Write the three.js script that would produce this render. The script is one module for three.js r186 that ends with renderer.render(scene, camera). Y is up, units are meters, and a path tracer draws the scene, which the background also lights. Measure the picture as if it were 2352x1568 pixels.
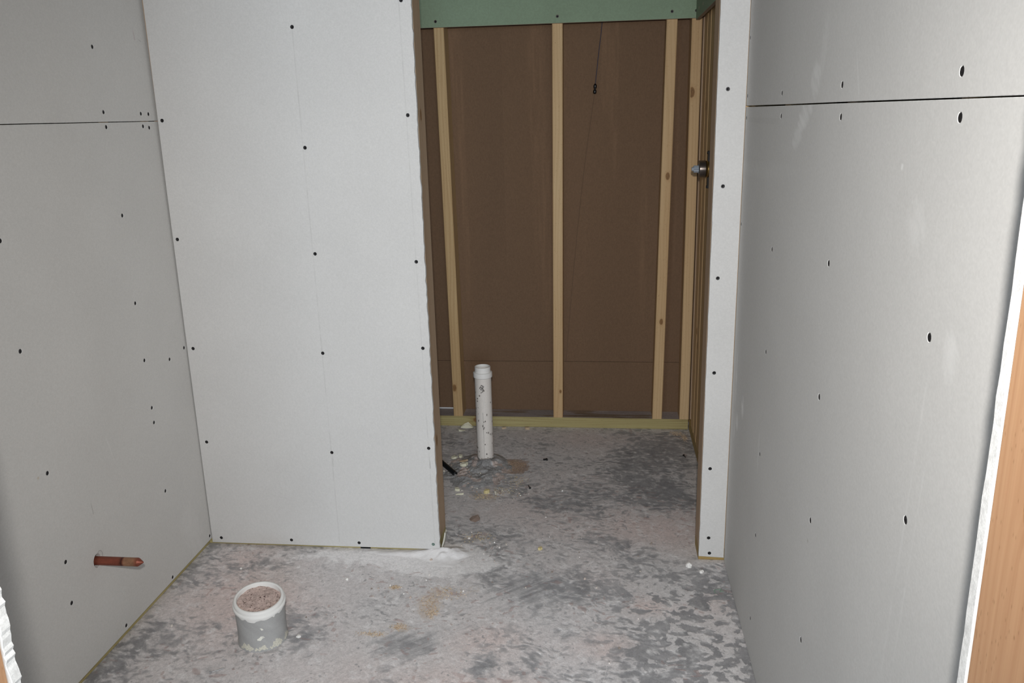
import * as THREE from 'three';
import { RectAreaLightUniformsLib } from 'three/addons/lights/RectAreaLightUniformsLib.js';
import { mergeGeometries, mergeVertices, toCreasedNormals } from 'three/addons/utils/BufferGeometryUtils.js';

// ---------------------------------------------------------------- camera, light, exposure
const scene = new THREE.Scene();
const renderer = new THREE.WebGLRenderer();
renderer.toneMapping = THREE.LinearToneMapping;
renderer.toneMappingExposure = 1.0;
renderer.shadowMap.enabled = true;
scene.background = new THREE.Color(0.62, 0.78, 1.0);           // overcast sky outside the hall window

const camera = new THREE.PerspectiveCamera(44.81, 2352 / 1568, 0.05, 60);
camera.rotation.order = 'YXZ';
camera.position.set(0.0446, 1.230, 2.1372);
camera.rotation.set(-0.2682, 0.1140, -0.0251);
camera.updateMatrixWorld();
scene.add(camera);

// the flash on top of the camera body: 11 cm above the lens axis, 8 cm behind the entrance pupil
{
  const e = camera.matrixWorld.elements;
  const up = new THREE.Vector3(e[4], e[5], e[6]), back = new THREE.Vector3(e[8], e[9], e[10]);
  const flash = new THREE.SpotLight(new THREE.Color(1.0, 0.97, 0.925), 9.0, 0, 0.86, 1.0, 2);
  flash.name = 'flash_light';
  flash.position.copy(camera.position).addScaledVector(up, 0.11).addScaledVector(back, 0.08);
  flash.target.position.copy(flash.position).addScaledVector(back, -3).addScaledVector(up, -0.16);
  flash.castShadow = true; flash.shadow.radius = 1.0; flash.shadow.mapSize.set(2048, 2048);
  scene.add(flash, flash.target);
}
// daylight through the window of the hall behind the camera
RectAreaLightUniformsLib.init();
const HALL_Z = 4.7, WINDOWS = [{ x0: -0.05, x1: 1.30, y0: 0.85, y1: 2.05, glow: 14.5 }, { x0: -1.75, x1: -0.80, y0: 0.85, y1: 2.05, glow: 9.5 }];
for (const w of WINDOWS) {
  const day = new THREE.RectAreaLight(new THREE.Color(0.70, 0.86, 1.0), w.glow, w.x1 - w.x0 - 0.1, w.y1 - w.y0 - 0.1);
  day.name = 'window_daylight';
  day.position.set((w.x0 + w.x1) / 2, (w.y0 + w.y1) / 2, HALL_Z - 0.01);
  day.lookAt(day.position.x, day.position.y, 0);
  scene.add(day);
}

// ---------------------------------------------------------------- dimensions (metres), read off the photograph
const XL = -1.1276, XR = 0.3862;          // finished faces of the two side walls
const XP = -0.4281, XJ = 0.3153;          // ends of the partition on either side of the shower opening
const DB = 1.0208;                        // stud face of the shower's rear wall
const FL = -0.006, CE = 2.44;             // floor, ceiling
const BT = 0.0127, SW = 0.038, SD = 0.089; // board thickness, stud width and depth
const SEAM = 1.234;                       // horizontal joint between the boards
const DZ = 1.524, DXL = -0.499, DXR = 0.333; // bathroom face of the doorway wall, its opening

// ---------------------------------------------------------------- helpers
function mulberry(a) { return () => { a |= 0; a = a + 0x6D2B79F5 | 0; let t = Math.imul(a ^ a >>> 15, 1 | a); t = t + Math.imul(t ^ t >>> 7, 61 | t) ^ t; return ((t ^ t >>> 14) >>> 0) / 4294967296; }; }
const NT = new Float32Array(65536); { const r = mulberry(7); for (let i = 0; i < 65536; i++) NT[i] = r() * 2 - 1; }
function vn(x, y) {                                   // smooth value noise, -1..1, period 256
  const xi = Math.floor(x), yi = Math.floor(y); let fx = x - xi, fy = y - yi;
  fx = fx * fx * (3 - 2 * fx); fy = fy * fy * (3 - 2 * fy);
  const x0 = xi & 255, x1 = (xi + 1) & 255, y0 = (yi & 255) << 8, y1 = ((yi + 1) & 255) << 8;
  const a = NT[y0 | x0], b = NT[y0 | x1], c = NT[y1 | x0], d = NT[y1 | x1];
  return a + (b - a) * fx + (c + (d - c) * fx - a - (b - a) * fx) * fy;
}
function fbm(x, y, n) { let s = 0, a = 0.5; for (let i = 0; i < n; i++) { s += a * vn(x, y); x = x * 2.03 + 17.3; y = y * 2.03 + 5.9; a *= 0.5; } return s; }
const clamp = (x, a = 0, b = 1) => x < a ? a : x > b ? b : x;
const sst = (a, b, x) => { const t = clamp((x - a) / (b - a)); return t * t * (3 - 2 * t); };
const lerp = (a, b, t) => a + (b - a) * t;

function dataTex(w, h, fn, srgb = true) {             // fn(i, j, out) gives 0..255; row 0 is v = 0
  const d = new Uint8Array(w * h * 4), o = [0, 0, 0];
  for (let j = 0; j < h; j++) for (let i = 0; i < w; i++) { fn(i, j, o); const k = (j * w + i) * 4; d[k] = clamp(o[0], 0, 255); d[k + 1] = clamp(o[1], 0, 255); d[k + 2] = clamp(o[2], 0, 255); d[k + 3] = 255; }
  const t = new THREE.DataTexture(d, w, h, THREE.RGBAFormat);
  t.magFilter = THREE.LinearFilter; t.minFilter = THREE.LinearMipmapLinearFilter; t.generateMipmaps = true;
  t.wrapS = t.wrapT = THREE.RepeatWrapping; if (srgb) t.colorSpace = THREE.SRGBColorSpace; t.needsUpdate = true; return t;
}
const std = (o) => new THREE.MeshStandardMaterial({ roughness: 0.9, metalness: 0, ...o });

const taken = new Map();
function unique(n) { const k = taken.get(n) || 0; taken.set(n, k + 1); return k ? `${n}_${String(k).padStart(3, '0')}` : n; }
function thing(name, label, category, [x, y, z] = [0, 0, 0], { group, kind } = {}) {
  const g = new THREE.Group(); g.name = unique(name); g.position.set(x, y, z);
  g.userData = { label, category }; if (group) g.userData.group = group; if (kind) g.userData.kind = kind;
  scene.add(g); return g;
}
const structure = (name, label, category) => thing(name, label, category, [0, 0, 0], { kind: 'structure' });
function part(name, geo, mat, parent, pos, label) {
  const m = new THREE.Mesh(geo, mat); m.name = name; m.castShadow = m.receiveShadow = true;
  if (pos) m.position.set(...pos); if (label) m.userData.label = label;
  parent.add(m); return m;
}
function single(name, geo, mat, label, category, pos, opt = {}) {
  const m = new THREE.Mesh(geo, mat); m.name = unique(name); m.castShadow = m.receiveShadow = true; if (pos) m.position.set(...pos);
  m.userData = { label, category, ...opt }; scene.add(m); return m;
}

// ---------------------------------------------------------------- materials
const WOODW = 0.254, WOODH = 2.44;                     // the texture wraps once round a stud and runs its whole length
function woodTex(seed, c0, c1, knots = [], contrast = 1) {
  const W = 256, H = 1024, r = mulberry(seed), ox = r() * 200, oy = r() * 200, warp = 0.35 + r() * 0.5;
  return dataTex(W, H, (i, j, o) => {
    const u = i / W * WOODW, v = j / H * WOODH;
    let pu = u, ring = 0, kn = 0;
    for (const [ku, kv, kr] of knots) {
      const dx = u - ku, dy = (v - kv) * 0.55, d = Math.hypot(dx, dy) / kr;
      if (d < 4) { const f = Math.exp(-d * d * 0.5); pu += Math.sign(dx || 1) * kr * 0.9 * f; ring = Math.max(ring, sst(2.2, 1, d) * 0.5); }
      if (d < 1.15) kn = Math.max(kn, sst(1.15, 0.85, d));
    }
    const g = pu * 85 + warp * fbm(ox + v * 1.3, oy + pu * 9, 3) * 5;
    const band = Math.abs(((g % 1) + 1) % 1 - 0.5) * 2;
    let t = 0.42 + 0.34 * Math.pow(band, 2.2) * contrast + 0.30 * fbm(ox + pu * 900, oy + v * 12, 2) * contrast + 0.35 * fbm(ox + pu * 12, v * 1.1 + oy, 3) + ring * 0.35;
    t = clamp(t, 0, 1.2);
    for (let k = 0; k < 3; k++) o[k] = lerp(c0[k], c1[k], t);
    if (kn) { const q = 0.75 + 0.25 * vn(u * 1500, v * 900); o[0] = lerp(o[0], 168 * q, kn * 0.85); o[1] = lerp(o[1], 118 * q, kn * 0.85); o[2] = lerp(o[2], 66 * q, kn * 0.85); }
    const fleck = vn(ox + u * 2600, oy + v * 260); if (fleck > 0.86) { o[0] *= 0.86; o[1] *= 0.84; o[2] *= 0.8; }
  });
}
const P0 = [222, 194, 152], P1 = [184, 146, 102];
const wood = (seed, c0 = P0, c1 = P1, knots = [], contrast = 1) => { const t = woodTex(seed, c0, c1, knots, contrast); return std({ map: t, bumpMap: t, bumpScale: 0.0004, roughness: 0.72 }); };
const M = {
  pineA: wood(11, P0, P1, [[0.026, 0.11, 0.004], [0.13, 1.3, 0.009]], 0.6),
  pineB: wood(12, P0, P1, [[0.021, 0.955, 0.0075], [0.018, 0.400, 0.0065], [0.022, 1.8, 0.008], [0.15, 0.8, 0.01]], 0.6),
  pineC: wood(13, [222, 194, 152], [186, 148, 104], [[0.004, 1.25, 0.010], [0.09, 0.7, 0.01], [0.10, 1.25, 0.012]], 0.6),
  pineD: wood(14, [216, 190, 146], [176, 140, 96], [[0.006, 0.12, 0.008], [0.2, 1.0, 0.01]], 0.8),
  pineE: wood(15, [198, 174, 148], [162, 134, 108], [[0.06, 0.5, 0.009], [0.07, 1.4, 0.008]], 0.9),
  door: wood(16, [188, 148, 112], [162, 118, 84], [[0.052, 0.93, 0.010], [0.085, 0.44, 0.007], [0.06, 1.5, 0.01]], 0.85),
  treated: wood(17, [186, 175, 126], [148, 131, 84], [[0.02, 0.72, 0.010], [0.012, 1.30, 0.014]], 1.25),
  treatedB: wood(18, [182, 160, 106], [146, 118, 68], [], 1.1),
};
const plateDust = dataTex(256, 1024, (i, j, o) => { const n = 1 + 0.06 * vn(i * 0.4, j * 0.5) + 0.14 * fbm(i * 0.03, j * 0.02, 4), w = sst(0.25, 0.6, fbm(i * 0.05 + 7, j * 0.018, 4) + 0.2); o[0] = lerp(158, 132, w) * n; o[1] = lerp(146, 112, w) * n; o[2] = lerp(142, 92, w) * n; });
M.plateDusty = std({ map: plateDust, roughness: 1 });
const paperN = (x, y) => 1 + 0.018 * vn(x * 900, y * 900) + 0.016 * vn(x * 330, y * 420) + 0.018 * fbm(x * 6, y * 6, 3);
const PAPER = [199, 197, 194];
// a board's face: paper grain plus its own marks, in the board's own metres
function boardTex(x0, y0, w, h, marks = [], base = PAPER, res = 640) {
  const W = Math.min(1024, Math.round(w * res)), H = Math.min(1024, Math.round(h * res));
  const t = dataTex(W, H, (i, j, o) => {
    const x = x0 + (i + 0.5) / W * w, y = y0 + (j + 0.5) / H * h, n = paperN(x + 3, y + 5);
    o[0] = base[0] * n; o[1] = base[1] * n; o[2] = base[2] * n;
    for (const m of marks) {
      let a = 0;
      if (m.line) {
        const [ax, ay, bx, by] = m.line, dx = bx - ax, dy = by - ay, L = Math.hypot(dx, dy), s = ((x - ax) * dx + (y - ay) * dy) / L;
        if (s < 0 || s > L) continue;
        const d = Math.abs((x - ax) * dy - (y - ay) * dx) / L; a = sst(m.w, m.w * 0.3, d) * (0.6 + 0.4 * vn(s * 60, 3)) * m.a;
      } else if (m.smear) {
        const [cx, cy, rx, ry, ang] = m.smear, c = Math.cos(ang || 0), q = Math.sin(ang || 0), px = ((x - cx) * c + (y - cy) * q) / rx, py = (-(x - cx) * q + (y - cy) * c) / ry, d = px * px + py * py;
        if (d > 1.6) continue;
        a = clamp((1 - d * 0.75 + 0.9 * fbm(x * 120 + py * 3, y * 60, 3)) * 0.9) * m.a * sst(1.6, 0.8, d);
      } else if (m.ring) {
        const [cx, cy, rx, ry] = m.ring, d = Math.abs(Math.hypot((x - cx) / rx, (y - cy) / ry) - 1) * Math.min(rx, ry); a = sst(m.w, m.w * 0.3, d) * m.a;
      } else if (m.dots) {
        const [ax, ay, bx, by] = m.dots; if (x < ax || x > bx || y < ay || y > by) continue;
        a = (vn(x * 500, y * 420) > 0.25 ? 1 : 0.25) * m.a;
      }
      if (a > 0) for (let k = 0; k < 3; k++) o[k] = lerp(o[k], m.c[k], a);
    }
  });
  t.wrapS = t.wrapT = THREE.ClampToEdgeWrapping; t.repeat.set(1 / w, 1 / h); t.offset.set(-x0 / w, -y0 / h);
  return t;
}
const paperTile = dataTex(512, 512, (i, j, o) => { const n = 1 + 0.02 * vn(i * 0.5, j * 0.5) + 0.02 * vn(i * 0.125, j * 0.125); o[0] = PAPER[0] * n; o[1] = PAPER[1] * n; o[2] = PAPER[2] * n; });
paperTile.repeat.set(2, 2);
M.paper = std({ map: paperTile, roughness: 0.93 });
const gypT = dataTex(256, 256, (i, j, o) => { const n = 214 + 10 * vn(i * 0.5, j * 0.5) + 10 * vn(i * 0.1, j * 0.1); o[0] = n; o[1] = n - 1; o[2] = n - 3; });
gypT.repeat.set(8, 8);
M.gypsum = std({ map: gypT, bumpMap: gypT, bumpScale: 0.0008, roughness: 1 });
const kraftT = dataTex(1024, 1024, (i, j, o) => {
  const x = i / 1024 * 1.7, y = j / 1024 * 1.7;
  let n = 1 + 0.035 * vn(x * 700, y * 150) + 0.03 * vn(x * 300, y * 300) + 0.05 * fbm(x * 3, y * 0.9, 3);
  const streak = sst(0.42, 0.75, vn(x * 26, y * 1.4 + 9)) * (0.5 + 0.5 * vn(x * 160, y * 9)) * 0.09; n += streak;
  o[0] = 117 * n; o[1] = 92 * n; o[2] = 71 * n;
});
kraftT.repeat.set(1 / 1.7, 1 / 1.7);
M.kraft = std({ map: kraftT, roughness: 0.95 });
const greenT = dataTex(512, 512, (i, j, o) => { const n = 1 + 0.025 * vn(i * 0.5, j * 0.5) + 0.03 * fbm(i * 0.02, j * 0.02, 3); o[0] = 140 * n; o[1] = 158 * n; o[2] = 134 * n; });
M.green = std({ map: greenT, roughness: 0.93 });
M.screw = std({ color: 0x1d1b1d, roughness: 0.45, metalness: 0.4 });
M.screwGreen = std({ color: 0x6f827a, roughness: 0.5, metalness: 0.4 });
M.kraftEdge = std({ color: 0x9a8a78 });

// ---------------------------------------------------------------- geometry builders
// sawn timber: eased edges, grain texture wrapped round it, long axis y from 0 to L, centred on x and z; the texture's u starts at the +z face
function lumber(w, d, L, shift = 0) {
  const c = 0.0025, hw = w / 2, hd = d / 2;
  const pr = [[-hw + c, hd], [hw - c, hd], [hw, hd - c], [hw, -hd + c], [hw - c, -hd], [-hw + c, -hd], [-hw, -hd + c], [-hw, hd - c]];
  const pos = [], nor = [], uv = []; let s = 0;
  for (let k = 0; k < 8; k++) {
    const a = pr[k], b = pr[(k + 1) % 8], dx = b[0] - a[0], dz = b[1] - a[1], l = Math.hypot(dx, dz), n = [-dz / l, 0, dx / l];
    const n2 = [dz / l * -1, 0, dx / l];
    const q = [[a, 0, s], [b, 0, s + l], [b, L, s + l], [a, 0, s], [b, L, s + l], [a, L, s]];
    for (const [p, y, uu] of q) { pos.push(p[0], y, p[1]); nor.push(n2[0], 0, n2[2]); uv.push(uu / WOODW, (y + shift) / WOODH); }
    s += l;
  }
  for (const [y, dir] of [[0, -1], [L, 1]]) for (let k = 1; k < 7; k++) {
    const tri = dir > 0 ? [pr[0], pr[k], pr[k + 1]] : [pr[0], pr[k + 1], pr[k]];
    for (const p of tri) { pos.push(p[0], y, p[1]); nor.push(0, dir, 0); uv.push((p[0] + hw) / WOODW, (p[1] + hd) / WOODH * 3); }
  }
  const g = new THREE.BufferGeometry(); g.addGroup(0, 36, 0); g.addGroup(36, 6, 1); g.addGroup(42, pos.length / 3 - 42, 0);   // the side that plates turn upwards can take a second material
  g.setAttribute('position', new THREE.Float32BufferAttribute(pos, 3)); g.setAttribute('normal', new THREE.Float32BufferAttribute(nor, 3)); g.setAttribute('uv', new THREE.Float32BufferAttribute(uv, 2));
  fixWinding(g); return g;
}
function fixWinding(g) {                                // make every triangle face the way its normals point
  const p = g.attributes.position, n = g.attributes.normal, a = new THREE.Vector3(), b = new THREE.Vector3(), c = new THREE.Vector3(), m = new THREE.Vector3();
  for (let i = 0; i < p.count; i += 3) {
    a.fromBufferAttribute(p, i); b.fromBufferAttribute(p, i + 1); c.fromBufferAttribute(p, i + 2); m.fromBufferAttribute(n, i);
    if (b.sub(a).cross(c.sub(a)).dot(m) < 0) for (const at of Object.values(g.attributes)) for (let k = 0; k < at.itemSize; k++) {
      const t = at.array[(i + 1) * at.itemSize + k]; at.array[(i + 1) * at.itemSize + k] = at.array[(i + 2) * at.itemSize + k]; at.array[(i + 2) * at.itemSize + k] = t;
    }
  }
}
// upright from (x, z) centre, y0..y1; lean moves its top sideways
function upright(parent, mat, w, d, x, z, y0, y1, { lean = 0, shift = 0, name = 'stud', label } = {}) {
  const g = lumber(w, d, y1 - y0, shift);
  if (lean) { const p = g.attributes.position; for (let i = 0; i < p.count; i++) p.setX(i, p.getX(i) + lean * p.getY(i)); }
  return part(name, g, mat, parent, [x, y0, z], label);
}
// plate lying along x from x0 to x1: height h, depth d, front face at zf; the texture's first face looks to the front
function plateX(parent, mat, x0, x1, y0, h, zf, d, { name = 'sole_plate', shift = 0, label } = {}) {
  const g = lumber(h, d, x1 - x0, shift); g.rotateZ(-Math.PI / 2);
  return part(name, g, mat, parent, [x0, y0 + h / 2, zf - d / 2], label);
}
// plate along z from z0 to z1 with its face towards +x (face = 1) or -x (face = -1) at xf
function plateZ(parent, mat, z0, z1, y0, h, xf, d, face, { name = 'sole_plate', shift = 0, label } = {}) {
  const g = lumber(h, d, z1 - z0, shift); g.rotateZ(-Math.PI / 2); g.rotateY(face > 0 ? Math.PI / 2 : -Math.PI / 2);
  return part(name, g, mat, parent, [xf - face * d / 2, y0 + h / 2, face > 0 ? z1 : z0], label);
}
const screwGeo = (() => {
  const g = new THREE.LatheGeometry([[0.0001, -0.0016], [0.0016, -0.0006], [0.0021, 0], [0.0046, 0.0001], [0.0048, -0.0006], [0.0016, -0.005], [0.0015, -0.020]].map(p => new THREE.Vector2(...p)), 12);
  g.rotateX(Math.PI / 2); return g;
})();
const crossGeo = (() => { const a = new THREE.BoxGeometry(0.0046, 0.0011, 0.0008), b = new THREE.BoxGeometry(0.0011, 0.0046, 0.0008); return mergeGeometries([a, b]); })();
M.recess = std({ color: 0x060606, roughness: 0.8 });
// plasterboard: outline in its own plane, countersunk screw holes, gypsum core on the edges; front face at local z = 0
function board(name, outline, screws, mats, parent, { t = BT, hole = 0.0049, sink = 0.0007, screwMat = M.screw, label, odd = {} } = {}) {
  const sh = new THREE.Shape(outline.map(p => new THREE.Vector2(...p)));
  for (const [x, y] of screws) { const h = new THREE.Path(); h.absarc(x, y, hole, 0, Math.PI * 2, true); sh.holes.push(h); }
  const bv = 0.0006, g = new THREE.ExtrudeGeometry(sh, { depth: t - 2 * bv, bevelEnabled: true, bevelThickness: bv, bevelSize: bv, bevelOffset: -bv, bevelSegments: 1, curveSegments: 6 });
  g.translate(0, 0, -t + bv);
  const m = part(name, g, mats, parent, undefined, label);
  screws.forEach(([x, y], i) => {
    const s = part('screw', screwGeo, odd[i] || screwMat, m, [x, y, -sink]); s.rotation.z = i * 0.7;
  });
  return m;
}
const rect = (x0, y0, x1, y1) => [[x0, y0], [x1, y0], [x1, y1], [x0, y1]];
// a straight side broken into small irregular steps, for torn and sawn edges
function ragged(x, y0, y1, step, amp, seed, lean = 0) {
  const r = mulberry(seed), out = [], n = Math.max(2, Math.round(Math.abs(y1 - y0) / step));
  for (let k = 0; k <= n; k++) { const f = k / n, y = lerp(y0, y1, f); out.push([x + lean * (y - y0) + (r() - 0.5) * 2 * amp + amp * 0.6 * vn(y * 40, seed), y]); }
  return out;
}

// ---------------------------------------------------------------- floor
const FX0 = -1.20, FZ0 = -1.15, FW = 1.72, FH = 2.10;
const bare = [ // x, z, radius x, radius z, weight: negative = swept to the bare slab, positive = dust left lying
  [0.213, -0.442, .13, .12, -1.5], [0.306, -0.80, .10, .22, -1.15], [0.18, -0.72, .16, .16, -0.55], [0.069, -0.58, .14, .14, -0.5], [-0.034, -0.42, .11, .07, -0.5], [-0.087, -0.32, .10, .05, -0.6],
  [0.25, -0.33, .12, .05, -0.5], [0.37, -0.60, .04, .3, 0.5], [0.199, -0.18, .15, .07, 0.9], [0.285, -0.06, .09, .07, 0.8], [0.02, -0.12, .10, .04, -0.35], [0.10, -0.08, .05, .03, -0.6],
  [0.16, -0.01, .08, .025, -0.45], [-0.28, -0.25, .14, .12, 0.25], [-0.297, 0.10, .045, .035, -0.85], [-0.26, 0.13, .03, .05, -0.5], [-0.45, 0.35, .10, .06, 0.25], [-0.70, 0.17, .20, .12, 0.65],
  [-0.50, 0.13, .16, .08, 0.45], [-0.90, 0.08, .10, .035, -0.5], [-0.849, 0.40, .09, .09, -0.45], [-0.74, 0.33, .10, .05, -0.45], [-0.70, 0.42, .07, .07, -0.6], [-1.075, 0.48, .05, .10, -0.55],
  [-1.09, 0.62, .07, .08, -0.95], [-0.95, 0.50, .16, .03, -0.25], [-0.78, 0.56, .20, .05, 0.30], [-0.88, 0.50, .10, .015, -0.4], [-0.231, 0.49, .028, .06, -0.95], [-0.12, 0.50, .07, .05, -0.50],
  [-0.15, 0.42, .07, .03, -0.35], [0.105, 0.16, .06, .07, -0.75], [0.03, 0.20, .07, .09, -0.30], [-0.03, 0.13, .08, .08, -0.35], [0.276, 0.33, .10, .12, -0.30], [0.165, 0.44, .10, .08, -0.48],
  [0.05, 0.46, .08, .06, 0.25], [0.39, 0.24, .022, .09, -1.0], [0.385, 0.44, .03, .05, -0.8], [0.37, 0.05, .035, .012, -0.7], [0.30, 0.12, .06, .04, -0.1], [-0.60, 0.05, .3, .03, 0.6], [-0.38, -0.62, .12, .10, -0.25],
  [-0.10, -0.85, .3, .10, 0.5], [-0.2, -0.95, .5, .05, 0.4], [0.15, 0.33, .05, .04, 0.2], [-0.02, 0.31, .05, .05, 0.2],
];
const GX = 172, GZ = 210, biasG = new Float32Array((GX + 1) * (GZ + 1)), tintG = [], layers = {
  saw: [[-0.405, 0.26, .035, .05, 1], [-0.39, 0.30, .02, .03, .8], [-0.463, 0.366, .025, .02, 1], [-0.518, 0.19, .022, .014, .9], [-0.40, 0.21, .05, .02, .5], [-0.353, -0.377, .05, .035, .8], [-0.277, -0.62, .05, .05, .7], [-0.33, 0.19, .06, .04, .45], [-0.33, -0.1, .07, .04, .4], [-0.52, 0.40, .06, .012, .55], [-0.30, 0.44, .05, .02, .3], [0.345, -0.97, .04, .04, .6]],
  white: [[-0.437, 0.03, .09, .055, 1.3], [-0.57, 0.03, .17, .05, .85], [-0.36, 0.065, .09, .05, .8], [-0.72, 0.02, .14, .025, .5], [-0.43, 0.09, .08, .03, .6], [-0.39, -0.02, .07, .045, .8], [-0.30, 0.03, .08, .03, .35]],
  brown: [[-0.275, -0.66, .045, .035, .75], [-0.27, -0.60, .05, .04, .75], [-0.30, -0.63, .03, .05, .6], [-0.25, -0.63, .03, .05, .6], [0.35, -0.96, .04, .06, .5]],
  pink: [[0.2, -0.18, .2, .12, .9], [-0.9, 0.30, .2, .2, .9], [-1.0, 0.1, .1, .12, .7], [0.0, 0.1, .08, .06, .5], [0.17, 0.24, .06, .04, .8], [-0.22, 0.40, .1, .06, .8], [0.06, 0.40, .08, .05, .8], [-0.15, -0.3, .2, .2, .5], [0.0, -0.9, .3, .1, .5], [-0.3, 0.6, .3, .1, .7], [0.33, 0.2, .05, .05, .6]],
};
const LG = {};
for (let b = 0; b <= GZ; b++) for (let a = 0; a <= GX; a++) {
  const x = FX0 + a / GX * FW, z = FZ0 + b / GZ * FH; let s = 0;
  for (const [cx, cz, rx, rz, w] of bare) { const d = ((x - cx) / rx) ** 2 + ((z - cz) / rz) ** 2; if (d < 9) s += w * Math.exp(-d); }
  biasG[b * (GX + 1) + a] = s;
}
for (const key in layers) {
  const g = LG[key] = new Float32Array((GX + 1) * (GZ + 1));
  for (let b = 0; b <= GZ; b++) for (let a = 0; a <= GX; a++) {
    const x = FX0 + a / GX * FW, z = FZ0 + b / GZ * FH; let s = 0;
    for (const [cx, cz, rx, rz, w] of layers[key]) { const d = ((x - cx) / rx) ** 2 + ((z - cz) / rz) ** 2; if (d < 9) s += w * Math.exp(-d); }
    g[b * (GX + 1) + a] = s;
  }
}
const samp = (g, x, z) => { const fx = clamp((x - FX0) / FW) * (GX - 0.001), fz = clamp((z - FZ0) / FH) * (GZ - 0.001), a = fx | 0, b = fz | 0, u = fx - a, w = fz - b, k = b * (GX + 1) + a; return lerp(lerp(g[k], g[k + 1], u), lerp(g[k + GX + 1], g[k + GX + 2], u), w); };
const segD = (x, z, ax, az, bx, bz) => { const dx = bx - ax, dz = bz - az, t = clamp(((x - ax) * dx + (z - az) * dz) / (dx * dx + dz * dz)); return [Math.hypot(x - ax - dx * t, z - az - dz * t), t]; };
const FT = 2048, dustH = new Uint8Array(FT * FT);
const floorT = dataTex(FT, FT, (i, j, o) => {
  const x = FX0 + i / FT * FW, z = FZ0 + j / FT * FH;
  const qx = 0.012 * vn(x * 16, z * 16) + 0.004 * vn(x * 60, z * 60 + 3), qz = 0.012 * vn(x * 16 + 50, z * 16 + 9) + 0.004 * vn(x * 47 + 20, z * 47 + 70), wx = x + qx, wz = z + qz;
  let b = 0.22 + 0.30 * sst(-0.1, -0.4, x) * sst(-0.05, 0.05, z) + samp(biasG, x + qx * 0.7, z + qz * 0.7);
  const blob = 1.9 * fbm(wx * 52, wz * 58 + 11, 5), broad = fbm(x * 7 + 3, z * 7, 3);
  // flaky crisp islands near the smooth wall; elsewhere brushed and softer; streaks follow the sweep of a broom
  const flaky = sst(0.0, 0.22, x) * sst(0.0, 0.16, z), shower = sst(-0.1, -0.25, z);
  const sa = (x * 0.76 - z * 0.65), ta = (x * 0.65 + z * 0.76);
  const sweep = fbm(sa * 6 + 4, ta * 110, 4);
  const band = Math.exp(-(((ta - 0.035) / 0.085) ** 2)) * sst(-0.95, -0.70, sa) * sst(0.02, -0.25, sa);
  const brushed = 1.6 * fbm(wx * 62 + wz * 20, wz * 105 - wx * 34, 5);
  const crest = 1 - Math.abs(vn(wx * 34 + 8, wz * 46)) * 3.2, thread = Math.max(0, crest) ;                    // thin drawn-out ridges of dust
  let n = lerp(lerp(brushed * 0.95 + blob * 0.5, blob * 1.2 - 0.12, flaky), fbm(wx * 52, wz * 92, 5) * 2.0 + thread * 0.75 - 0.12, shower);
  n = lerp(n, sweep * 1.0 + blob * 0.3, clamp(band * 1.2)); b -= band * 0.24;
  // scraper marks: parallel lines at one spot
  const cx = x - 0.103, cz = z - 0.163, al = cx * 0.51 + cz * 0.86, ac = cx * 0.86 - cz * 0.51;
  if (Math.abs(al) < 0.06 && Math.abs(ac) < 0.045) { const k = sst(0.06, 0.035, Math.abs(al + 0.01 * vn(ac * 60, 5))) * sst(0.045, 0.025, Math.abs(ac)); n = lerp(n, 0.45 * vn(ac * 190, al * 5) + 0.1 + blob * 0.25, k * 0.7); }
  b += broad * 0.95;
  const soft = lerp(lerp(0.55, 0.15, flaky), 0.42, shower);
  if (shower > 0) b += 0.14 * shower;
  let dust = lerp(sst(-0.75, 0.6, b + 0.4 * n + 0.25 * fbm(x * 15 + 7, z * 15, 4)), sst(-soft, soft, b + n), lerp(0.45, 0.85, flaky));   // trodden film, with crisper flakes in it
  dust = Math.min(dust, 1 - 0.6 * sst(0.66, 0.80, vn(wx * 130, wz * 150) + 0.3 * vn(x * 23, z * 23) - 0.10 * b));   // pin-holes in the film
  const film = 0.14 + 0.30 * fbm(x * 48, z * 48 + 4, 4);   // thin film on the slab
  dust = clamp(dust + (1 - dust) * film);
  const scr = Math.abs(vn(wx * 13 + 30, wz * 17 + 12)); if (scr < 0.012 && vn(x * 5, z * 5 + 40) > 0.15) dust = clamp(dust + 0.35);
  const fine = 1 + 0.045 * vn(x * 900, z * 900) + 0.05 * vn(x * 400, z * 400) + 0.04 * vn(x * 150, z * 150);
  const slab = 1 + 0.12 * fbm(x * 20, z * 20, 4) + 0.07 * vn(x * 600, z * 600);
  const pk = clamp(samp(LG.pink, wx, wz) + 0.25 * broad);
  const dr = lerp(206, 211, pk), dg = lerp(202, 195, pk), db = lerp(202, 191, pk);
  o[0] = lerp(138 * slab, dr * fine, dust); o[1] = lerp(137 * slab, dg * fine, dust); o[2] = lerp(139 * slab, db * fine, dust);
  const wh = clamp(sst(-0.02, 0.6, samp(LG.white, x + qx * 0.5, z + qz * 0.5) + 0.42 * fbm(x * 50, z * 50, 5) + 0.2 * brushed));
  o[0] = lerp(o[0], 232 * fine, wh * 0.96); o[1] = lerp(o[1], 229 * fine, wh * 0.96); o[2] = lerp(o[2], 229 * fine, wh * 0.96);
  const sw = sst(0.25, 0.85, samp(LG.saw, wx, wz) + 0.55 * fbm(x * 90, z * 90 + 31, 4)) * (0.55 + 0.45 * vn(x * 700, z * 700));
  if (sw > 0) { o[0] = lerp(o[0], 192, sw * 0.6); o[1] = lerp(o[1], 168, sw * 0.6); o[2] = lerp(o[2], 146, sw * 0.6); }
  const bw = sst(0.35, 0.65, samp(LG.brown, x + qx * 0.3, z + qz * 0.3) + 0.4 * fbm(x * 70 + 9, z * 70, 4)) * (0.75 + 0.25 * vn(x * 600, z * 600));
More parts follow.
